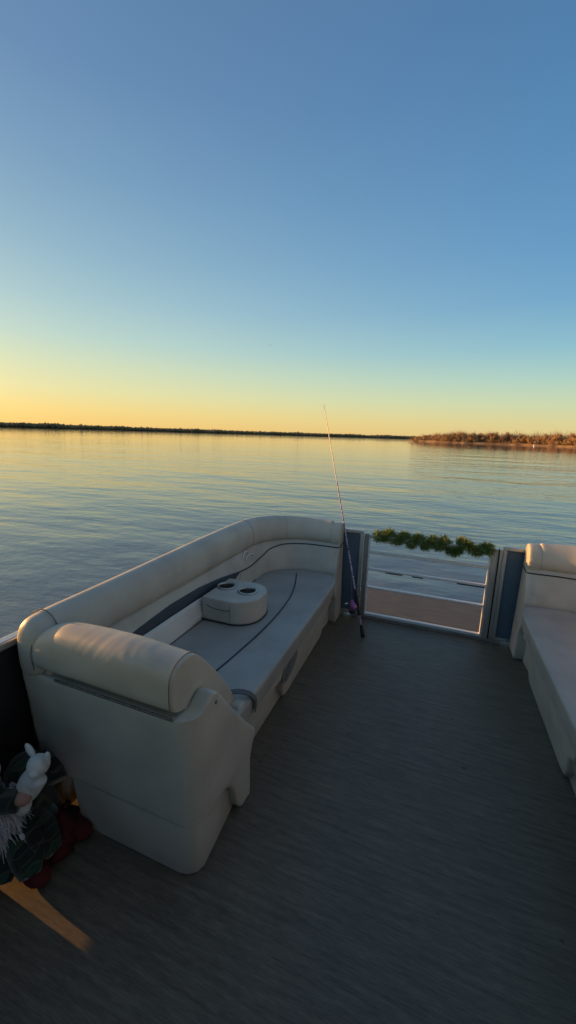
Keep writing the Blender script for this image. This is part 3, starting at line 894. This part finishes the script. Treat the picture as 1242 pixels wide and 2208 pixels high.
toy = empty('plush_toy', (-1.12, .69, .23))
def E(c, r_, rot=None, w=.08, sd=1): return MB().ell(c, r_, 18, 12, rot=rot, wob=w, seed=sd)
rz = Matrix.Rotation(R(20), 3, 'Y')
b_ = E((-1.115, .69, .345), (.048, .040, .092), Matrix.Rotation(R(30), 3, 'Y'))
b_.ell((-1.065, .682, .385), (.044, .028, .026), 14, 10, rot=Matrix.Rotation(R(-25), 3, 'Y'), wob=.1)
b_.ell((-1.145, .672, .265), (.034, .030, .045), 14, 10, wob=.1)
bo_ = b_.build('body', M['plush'], toy); remesh(bo_, .004, 5)
h_ = E((-1.060, .69, .452), (.040, .037, .037)); h_.ell((-1.048, .664, .444), (.020, .018, .016), 14, 10)
ho_ = h_.build('head', M['plush'], toy); remesh(ho_, .004, 4)
MB().ell((-1.103, .695, .492), (.014, .010, .030), rot=Matrix.Rotation(R(-42), 3, 'Y')).build('ear', M['plush'], toy)
MB().ell((-1.018, .695, .488), (.013, .010, .032), rot=Matrix.Rotation(R(14), 3, 'Y')).build('ear', M['plush'], toy)
tag(toy, 'white long eared plush animal held in the arms of the gnome', 'plush toy'); local(toy); toy.scale = (.86, .86, .86)

# ------------------------------------------------------------------ unseen canvas roof, console and bench, added to block sky light
M['canvas'] = mat('navy_canvas', (.03, .04, .06), .9, bump=.001, bscale=90)
cn = empty('sky_blocker', (0, -1.4, 0))
rings = []
for x in frange(-1.34, 1.34, 16):
    z = 2.02-.16*(x/1.34)**2
    rings.append([(x, y, z+.03*math.cos((y+1.4)/1.3*math.pi*1.5)) for y in frange(-2.75, -.05, 12)]+[(x, y, z-.006+.03*math.cos((y+1.4)/1.3*math.pi*1.5)) for y in reversed(frange(-2.75, -.05, 12))])
mb = MB(); mb.sweep(rings); mb.build('canvas', M['canvas'], cn)
for yb in (-.08, -1.4, -2.7):
    for s in (-1, 1):
        MB().tube([(s*1.37, -1.4, .716), (s*1.335, yb, 1.83)], .0125, 10).build('bow', M['steel'], cn)
tag(cn, 'unseen navy canvas roof on steel bows added to shade the near deck', 'sky_blocker'); local(cn)

hc = empty('console_blocker', (.85, -.95, 0))  # unseen, added to cut light from the rear horizon
bevel(MB().prism([(-1.25, 0), (-.75, 0), (-.70, .35), (-.72, .92), (-.85, 1.02), (-1.15, .95), (-1.25, .80)], 'x', .42, 1.33).build('body', M['vinyl'], hc, False), .03, 3)
MB().tube([(.85+.17*math.cos(a), -1.27+.05*math.sin(a), .90+.16*math.sin(a)) for a in [2*math.pi*k/32 for k in range(33)]], .013, 8).build('steering_wheel', M['black'], hc)
MB().prism([(-.76, .99), (-.80, 1.02), (-.71, 1.22), (-.70, 1.21)], 'x', .50, 1.28).build('windscreen', M['charcoal'], hc, False)
tag(hc, 'unseen grey console with black steering wheel added to block rear light', 'helm console'); local(hc)
rb = empty('bench_blocker', (0, -2.75, 0))  # added out of view so less stern sky reaches the deck
bevel(MB().box((-1.3, -3.1, .01), (1.3, -2.3, .32)).build('base', M['vinyl'], rb, False), .03, 3)
bevel(MB().box((-1.3, -2.95, .322), (1.3, -2.28, .44)).build('seat_cushion', M['seat'], rb, False), .04, 4)
bevel(MB().box((-1.3, -3.12, .442), (1.3, -2.93, .92)).build('backrest', M['vinyl'], rb, False), .06, 4)
tag(rb, 'unseen full width grey bench added astern to block the rear horizon', 'bench seat'); local(rb)

# ------------------------------------------------------------------ shores
def ground_mat(name, a, b, scale=.2):
    m, N, L, P = nmat(name); tc = N.new('ShaderNodeTexCoord')
    n = N.new('ShaderNodeTexNoise'); n.inputs['Scale'].default_value = scale; n.inputs['Detail'].default_value = 8
    L.new(tc.outputs['Object'], n.inputs['Vector'])
    r = N.new('ShaderNodeValToRGB'); e = r.color_ramp.elements
    e[0].position = .38; e[0].color = (*a, 1); e[1].position = .62; e[1].color = (*b, 1)
    L.new(n.outputs['Fac'], r.inputs['Fac']); L.new(r.outputs[0], P.inputs['Base Color'])
    P.inputs['Roughness'].default_value = .95; P.inputs['Specular IOR Level'].default_value = .1
    return m
M['bank'] = ground_mat('bank', (.09, .066, .042), (.42, .27, .13), .09)
shore = [(-34, 350), (-14, 326), (5, 306), (27, 299), (48, 288), (61, 272), (72, 252), (95, 236), (150, 225), (260, 215)]
def shore_at(u):
    u = max(0, min(.9999, u))*(len(shore)-1); i = int(u); w = u-i
    return Vector((shore[i][0]*(1-w)+shore[i+1][0]*w, shore[i][1]*(1-w)+shore[i+1][1]*w, 0))
rows = []; nU_ = 160
for i in range(nU_+1):
    u = i/nU_; p = shore_at(u); q = shore_at(min(1, u+.02)); q0 = shore_at(max(0, u-.02)); t = (q-q0).normalized(); nrm = Vector((-t.y, t.x, 0))
    amp = min(1, i/14+.08); row = []
    for k, (d, z) in enumerate(((-2, -.5), (0, -.02), (.6, .35), (1.5, .8), (3, 1.0), (8, 1.3), (20, 1.6), (50, 2.0), (120, 2.2))):
        jj = noise.noise(Vector((u*60, k*1.7, 0)))
        dd = d+(1.3*noise.noise(Vector((u*45, 5, 0))) if k < 6 else 0)*amp
        row.append(p+nrm*dd+Vector((0, 0, WZ+z*amp*(1+.5*jj) if z > 0 else WZ+z)))
    rows.append(row)
mb = MB(); mb.sweep(rows, closed=False, caps=False)
tag(mb.build('near_shore', M['bank']), kind='structure')

def twig_mat(name, c):
    return mat(name, c, .9, var=.4, vscale=.6, spec=.1)
M['twig1'] = twig_mat('russet_twigs', (.36, .225, .125))
M['twig2'] = twig_mat('grey_brown_twigs', (.27, .19, .13))
M['twig3'] = twig_mat('ochre_leaves', (.56, .36, .15))
M['bark'] = mat('bark', (.13, .095, .07), .95, var=.3, vscale=3)
def make_tree(kind, h, w, seed):
    rr = random.Random(seed)
    t = empty(('bare_tree', 'leafless_tree', 'autumn_tree')[kind], (0, 0, 0))
    mb = MB(); tips = []
    def branch(p, d, ln, r_, lev):
        n = 3; pts = [p]; 
        for i in range(n):
            d = (d+Vector((rr.gauss(0, .16), rr.gauss(0, .16), .07))).normalized(); pts.append(pts[-1]+d*ln/n)
        mb.tube(pts, [r_*(1-.55*i/n) for i in range(n+1)], 5 if lev < 2 else 4)
        if lev >= 3:
            tips.append((pts[-1], d)); tips.append((pts[1], d)); return
        for k in range(3 if lev else 5):
            q = pts[rr.choice((1, 2, 3)) if lev else rr.choice((1, 2, 2, 3))]
            a = rr.uniform(0, 6.28); sp = rr.uniform(.5, 1.0)
            nd_ = (d+Vector((math.cos(a)*sp, math.sin(a)*sp, rr.uniform(-.1, .35)))).normalized()
            branch(q, nd_, ln*rr.uniform(.55, .8), r_*.5, lev+1)
    branch(Vector((0, 0, 0)), Vector((rr.gauss(0, .08), rr.gauss(0, .08), 1)).normalized(), h*.42, h*.026, 0)
    mb.build('trunk', M['bark'], t)
    cr_ = MB()
    sx = w/ max(.1, max(abs(p.x) for p, d in tips)*2); sz = 1
    for p, d in tips:
        for k in range(16):
            a = (d+Vector((rr.gauss(0, .6), rr.gauss(0, .6), rr.gauss(.15, .5)))).normalized()
            ln = rr.uniform(.35, .9)*h*.13; q = p+Vector((rr.gauss(0, .25), rr.gauss(0, .25), rr.gauss(0, .25)))
            wd = a.cross(Vector((rr.gauss(0, 1), rr.gauss(0, 1), rr.gauss(0, 1)))).normalized()*rr.uniform(.03, .07)*(1.6 if kind == 2 else 1)
            cr_.add([q-wd, q+wd, q+a*ln], [(0, 1, 2)])
    cr_.build('crown', M[('twig1', 'twig2', 'twig3')[kind]], t, False)
    return t
protos = [(make_tree(k, h, w, s), k, h) for k, h, w, s in ((0, 7.2, 6, 1), (0, 6.0, 6, 2), (1, 7.6, 6, 3), (1, 6.4, 5, 4), (2, 5.2, 5, 5), (2, 6.2, 5, 6))]
TL = ['russet leafless tree standing in the thicket on the right shore', 'grey brown leafless tree standing in the thicket on the right shore', 'ochre tree with dry leaves standing in the thicket on the right shore']
TG = ['russet leafless trees on the right shore', 'grey brown leafless trees on the right shore', 'ochre trees on the right shore']
rt_ = random.Random(21); used = set()
nT = 0
for i in range(190):
    u = ((i+rt_.random())/190)**1.25
    if u < .05: continue
    p = shore_at(u); q = shore_at(min(1, u+.02)); q0 = shore_at(max(0, u-.02)); t_ = (q-q0).normalized(); nrm = Vector((-t_.y, t_.x, 0))
    if u < .16 and rt_.random() < .4: continue
    back = rt_.choice((3.5, 7, 12, 20))+rt_.uniform(-1, 2)
    j = rt_.randrange(6) if back > 6 else rt_.choice((0, 1, 4, 5, 4))
    pr, kd, hh = protos[j]
    o = pr if j not in used else copy_tree(pr)
    used.add(j)
    pos = p+nrm*back
    s_ = rt_.uniform(.74, 1.12)*(.62 if u < .12 else .8 if u < .2 else .98)*(.78 if back < 6 else 1.0)
    o.location = (pos.x, pos.y, WZ+1.0+back*.03); o.scale = (s_*rt_.uniform(.95, 1.25), s_*1.1, s_); o.rotation_euler.z = rt_.uniform(0, 6.28)
    tag(o, TL[kd], 'tree', TG[kd]); nT += 1
# thicket at their feet: nobody could count it
mb = MB(); rr = random.Random(5)
for i in range(42000):
    u = rr.random()**.85; u = .03+.97*u
    p = shore_at(u); q = shore_at(min(1, u+.02)); q0 = shore_at(max(0, u-.02)); t_ = (q-q0).normalized(); nrm = Vector((-t_.y, t_.x, 0))
    b_ = rr.uniform(2.0, 26); dens = noise.noise(Vector((u*70, b_*.12, 0)))
    if b_ < 5 and dens < .02: continue
    hgt = rr.uniform(2.0, 5.4)*(1+dens*.9)*min(1, .35+u*5)*(.55 if b_ < 6 else 1)
    c = p+nrm*b_; c.z = WZ+.9+b_*.03
    a = Vector((rr.gauss(0, .4), rr.gauss(0, .4), 1)).normalized(); wd = a.cross(Vector((rr.gauss(0, 1), rr.gauss(0, 1), 0.01))).normalized()*rr.uniform(.06, .16)
    st = c+Vector((rr.gauss(0, .6), rr.gauss(0, .6), rr.random()*hgt*.4))
    mb.add([st-wd, st+wd, st+a*hgt], [(0, 1, 2)], rr.choice((0, 0, 1, 2)))
br = mesh_obj('brush', mb.v, mb.f, None, None, False, [M['twig1'], M['twig2'], M['twig3']], mb.m)
tag(br, 'russet winter brush covering the right shore below the trees', 'brush', kind='stuff')
# buoy off the near shore
by = empty('buoy', (47.5, 245, WZ))
MB().ell((47.5, 245, WZ+.25), (.55, .55, .5)).build('float', M['plastic_white'], by)
MB().tube([(47.5, 245, WZ+.6), (47.5, 245, WZ+1.0)], [.12, .08], 8).build('top_mark', M['plastic_white'], by)
tag(by, 'small white buoy floating off the right shore', 'buoy'); local(by)

# far shore, one long wooded mass
YAW = 20.8
M['far'] = ground_mat('far_wood', (.17, .145, .08), (.27, .21, .12), .02)  # wood colour lightened to put slight haze into it
M['far_ground'] = ground_mat('far_ground', (.08, .07, .035), (.20, .17, .09), .01)
def far_at(az):   # azimuth from the camera heading, degrees
    d = 1250+(az+38)*11
    a = R(YAW-az)
    return Vector((-math.sin(a)*d, math.cos(a)*d, 0)), d
mb = MB(); rr = random.Random(9)
import itertools
ico = bmesh.new(); bmesh.ops.create_icosphere(ico, subdivisions=1, radius=1)
iv = [v_.co.copy() for v_ in ico.verts]; if_ = [tuple(v_.index for v_ in f_.verts) for f_ in ico.faces]; ico.free()
N_ = 5200
for i in range(N_):
    az = -88+126*(i+rr.random())/N_
    p, d = far_at(az); out = p.normalized()
    back = rr.random()**1.3*90
    h_ = (6.8+3.0*noise.noise(Vector((az*.4, 0, 3)))+.9*noise.noise(Vector((az*3.2, 7, 1)))+rr.gauss(0, 1.0))*(.75+.35*back/90)
    h_ = max(4, h_*1.2+3.2)
    c = p+out*(6+back)
    rx = rr.uniform(2.6, 5.2)
    mb.add([(c.x+q.x*rx*(1+.3*rr.random()), c.y+q.y*rx, WZ+1.0+h_*.52+q.z*h_*.52*(1+.25*rr.random())) for q in iv], if_)
fw = mb.build('far_woods', M['far'], smooth=False)
tag(fw, 'low dark wooded line along the far shore under the yellow sky', 'woods', kind='stuff')
rows = []
for i in range(300):
    az = -95+140*i/299; p, d = far_at(az); o_ = p.normalized()
    rows.append([p+o_*k+Vector((0, 0, WZ+z)) for k, z in ((-4, -.5), (0, .0), (3, .8), (8, 1.5), (40, 2.0), (300, 3.0))])
mb = MB(); mb.sweep(rows, closed=False, caps=False)
tag(mb.build('far_shore', M['far_ground']), kind='structure')

# ------------------------------------------------------------------ birds
M['bird'] = mat('bird_feathers', (.06, .055, .05), .8)
def bird(loc, sp_, label, rotz):
    t = empty('bird', loc)
    MB().tube([(0, -.28, 0), (0, -.12, .01), (0, .08, .01), (0, .26, 0), (0, .34, -.01)], [.03, .09, .10, .05, .01], 8).build('body', M['bird'], t)
    for s in (-1, 1):
        rings = []
        for x, z, c in ((.05, .03, .16), (.35, .14, .17), (.7, .10, .11), (1.0, -.02, .03)):
            rings.append([(s*x, c, z), (s*x, 0, z+.015), (s*x, -c, z), (s*x, 0, z-.01)])
        m_ = MB(); m_.sweep(rings); m_.build('wing', M['bird'], t)
    t.scale = (sp_,)*3; t.rotation_euler.z = rotz
    tag(t, label, 'bird')
    return t
def along(v, d): 
    v = Vector(v); return tuple(Vector((0, 0, 1.45))+v*d)
bird(along((-.43255, .97425, .22506), 190), .85, 'dark bird high in the sky above the far shore', R(20))
bird(along((.05807, 1.12934, .07802), 230), .5, 'tiny dark bird low in the sky above the right shore', R(60))

# ------------------------------------------------------------------ light
EL, AZ = 5.5, 2.0       # sun elevation, and degrees ahead of straight left of the boat
sd = Vector((-math.cos(R(AZ))*math.cos(R(EL)), math.sin(R(AZ))*math.cos(R(EL)), math.sin(R(EL))))
sl = bpy.data.lights.new('sun', 'SUN'); sl.energy = 5.0; sl.angle = R(.55); sl.color = (1.0, .48, .14)
so_ = bpy.data.objects.new('sun', sl); COL.objects.link(so_)
so_.rotation_euler = sd.to_track_quat('Z', 'Y').to_euler(); so_.location = (-20, 2, 5)

w = bpy.data.worlds.new('World'); sc.world = w; w.use_nodes = True
N = w.node_tree.nodes; L = w.node_tree.links; bg = N['Background']
tc = N.new('ShaderNodeTexCoord'); sx = N.new('ShaderNodeSeparateXYZ'); L.new(tc.outputs['Generated'], sx.inputs[0])
el = N.new('ShaderNodeMath'); el.operation = 'ARCSINE'; L.new(sx.outputs['Z'], el.inputs[0])
ef = N.new('ShaderNodeMath'); ef.operation = 'MULTIPLY'; ef.inputs[1].default_value = 2/math.pi; L.new(el.outputs[0], ef.inputs[0])
def ramp(st):
    r = N.new('ShaderNodeValToRGB'); r.color_ramp.interpolation = 'B_SPLINE' if False else 'LINEAR'
    e = r.color_ramp.elements
    while len(e) > 1: e.remove(e[-1])
    e[0].position = 0; e[0].color = lin(*st[0][1])
    for d, c in st[1:]:
        x = e.new(d/90); x.color = lin(*c)
    L.new(ef.outputs[0], r.inputs['Fac']); return r
near = ramp([(0, (250, 203, 118)), (2.5, (247, 217, 136)), (5, (234, 226, 166)), (8, (216, 225, 186)), (11, (194, 218, 204)), (15, (172, 204, 208)), (20, (150, 186, 204)), (27, (126, 164, 195)), (35, (106, 143, 183)), (45, (94, 131, 172)), (60, (98, 122, 150)), (90, (104, 116, 134))])
away = ramp([(0, (232, 204, 142)), (2, (226, 214, 155)), (4.5, (206, 220, 180)), (7.5, (174, 212, 202)), (11, (140, 192, 210)), (16, (112, 168, 207)), (22, (96, 153, 200)), (30, (84, 139, 187)), (40, (74, 123, 171)), (55, (92, 118, 150)), (90, (104, 116, 134))])
hz = N.new('ShaderNodeVectorMath'); hz.operation = 'MULTIPLY'; hz.inputs[1].default_value = (1, 1, 0); L.new(tc.outputs['Generated'], hz.inputs[0])
nz = N.new('ShaderNodeVectorMath'); nz.operation = 'NORMALIZE'; L.new(hz.outputs[0], nz.inputs[0])
dt = N.new('ShaderNodeVectorMath'); dt.operation = 'DOT_PRODUCT'; dt.inputs[1].default_value = tuple(Vector((sd.x, sd.y, 0)).normalized()); L.new(nz.outputs[0], dt.inputs[0])
mr = N.new('ShaderNodeMapRange'); mr.inputs['From Min'].default_value = -.25; mr.inputs['From Max'].default_value = .9; L.new(dt.outputs['Value'], mr.inputs['Value'])
mx = N.new('ShaderNodeMix'); mx.data_type = 'RGBA'
L.new(mr.outputs[0], mx.inputs['Factor']); L.new(away.outputs[0], mx.inputs['A']); L.new(near.outputs[0], mx.inputs['B'])
mr2 = N.new('ShaderNodeMapRange'); mr2.inputs['From Min'].default_value = -.35; mr2.inputs['From Max'].default_value = -.95; L.new(dt.outputs['Value'], mr2.inputs['Value'])
opp = ramp([(0, (140, 138, 130)), (5, (146, 142, 134)), (12, (136, 142, 146)), (25, (112, 128, 144)), (90, (104, 116, 134))])
mx2 = N.new('ShaderNodeMix'); mx2.data_type = 'RGBA'; L.new(mr2.outputs[0], mx2.inputs['Factor']); L.new(mx.outputs['Result'], mx2.inputs['A']); L.new(opp.outputs[0], mx2.inputs['B'])
mx = mx2
# glow round the sun
d3 = N.new('ShaderNodeVectorMath'); d3.operation = 'DOT_PRODUCT'; d3.inputs[1].default_value = tuple(sd); L.new(tc.outputs['Generated'], d3.inputs[0])
cl = N.new('ShaderNodeMath'); cl.operation = 'MAXIMUM'; cl.inputs[1].default_value = 0; L.new(d3.outputs['Value'], cl.inputs[0])
pw = N.new('ShaderNodeMath'); pw.operation = 'POWER'; pw.inputs[1].default_value = 24; L.new(cl.outputs[0], pw.inputs[0])
gw = N.new('ShaderNodeMix'); gw.data_type = 'RGBA'; gw.blend_type = 'ADD'; gw.inputs['B'].default_value = (1.6, .85, .28, 1)
L.new(pw.outputs[0], gw.inputs['Factor']); L.new(mx.outputs['Result'], gw.inputs['A'])
# physical sky carried in at low strength
sky = N.new('ShaderNodeTexSky'); sky.sky_type = 'NISHITA'; sky.sun_disc = False
sky.sun_elevation = R(EL); sky.sun_rotation = math.atan2(sd.x, sd.y)
bg2 = N.new('ShaderNodeBackground'); bg2.inputs['Strength'].default_value = .012; L.new(sky.outputs[0], bg2.inputs['Color'])
bg.inputs['Strength'].default_value = .55; L.new(gw.outputs['Result'], bg.inputs['Color'])
ad = N.new('ShaderNodeAddShader'); L.new(bg.outputs[0], ad.inputs[0]); L.new(bg2.outputs[0], ad.inputs[1])
L.new(ad.outputs[0], N['World Output'].inputs['Surface'])

# ------------------------------------------------------------------ camera
cam = bpy.data.cameras.new('camera'); co = bpy.data.objects.new('camera', cam); COL.objects.link(co)
cam.sensor_fit = 'VERTICAL'; cam.sensor_height = 24; cam.lens = 24*835/2208
cam.clip_start = .02; cam.clip_end = 60000
pitch, roll, yaw = R(-11.25), R(1.72), R(YAW)
fw_ = Vector((-math.sin(yaw)*math.cos(pitch), math.cos(yaw)*math.cos(pitch), math.sin(pitch)))
rt0 = Vector((math.cos(yaw), math.sin(yaw), 0)); up0 = rt0.cross(fw_)
rt = rt0*math.cos(roll)+up0*math.sin(roll); up = -rt0*math.sin(roll)+up0*math.cos(roll)
Mx = Matrix((rt, up, -fw_)).transposed().to_4x4(); Mx.translation = (0, 0, 1.45)
co.matrix_world = Mx
sc.camera = co
sc.view_settings.view_transform = 'Standard'; sc.view_settings.look = 'None'
sc.view_settings.exposure = .70; sc.view_settings.gamma = 1
sc.cycles.max_bounces = 8; sc.cycles.caustics_reflective = False
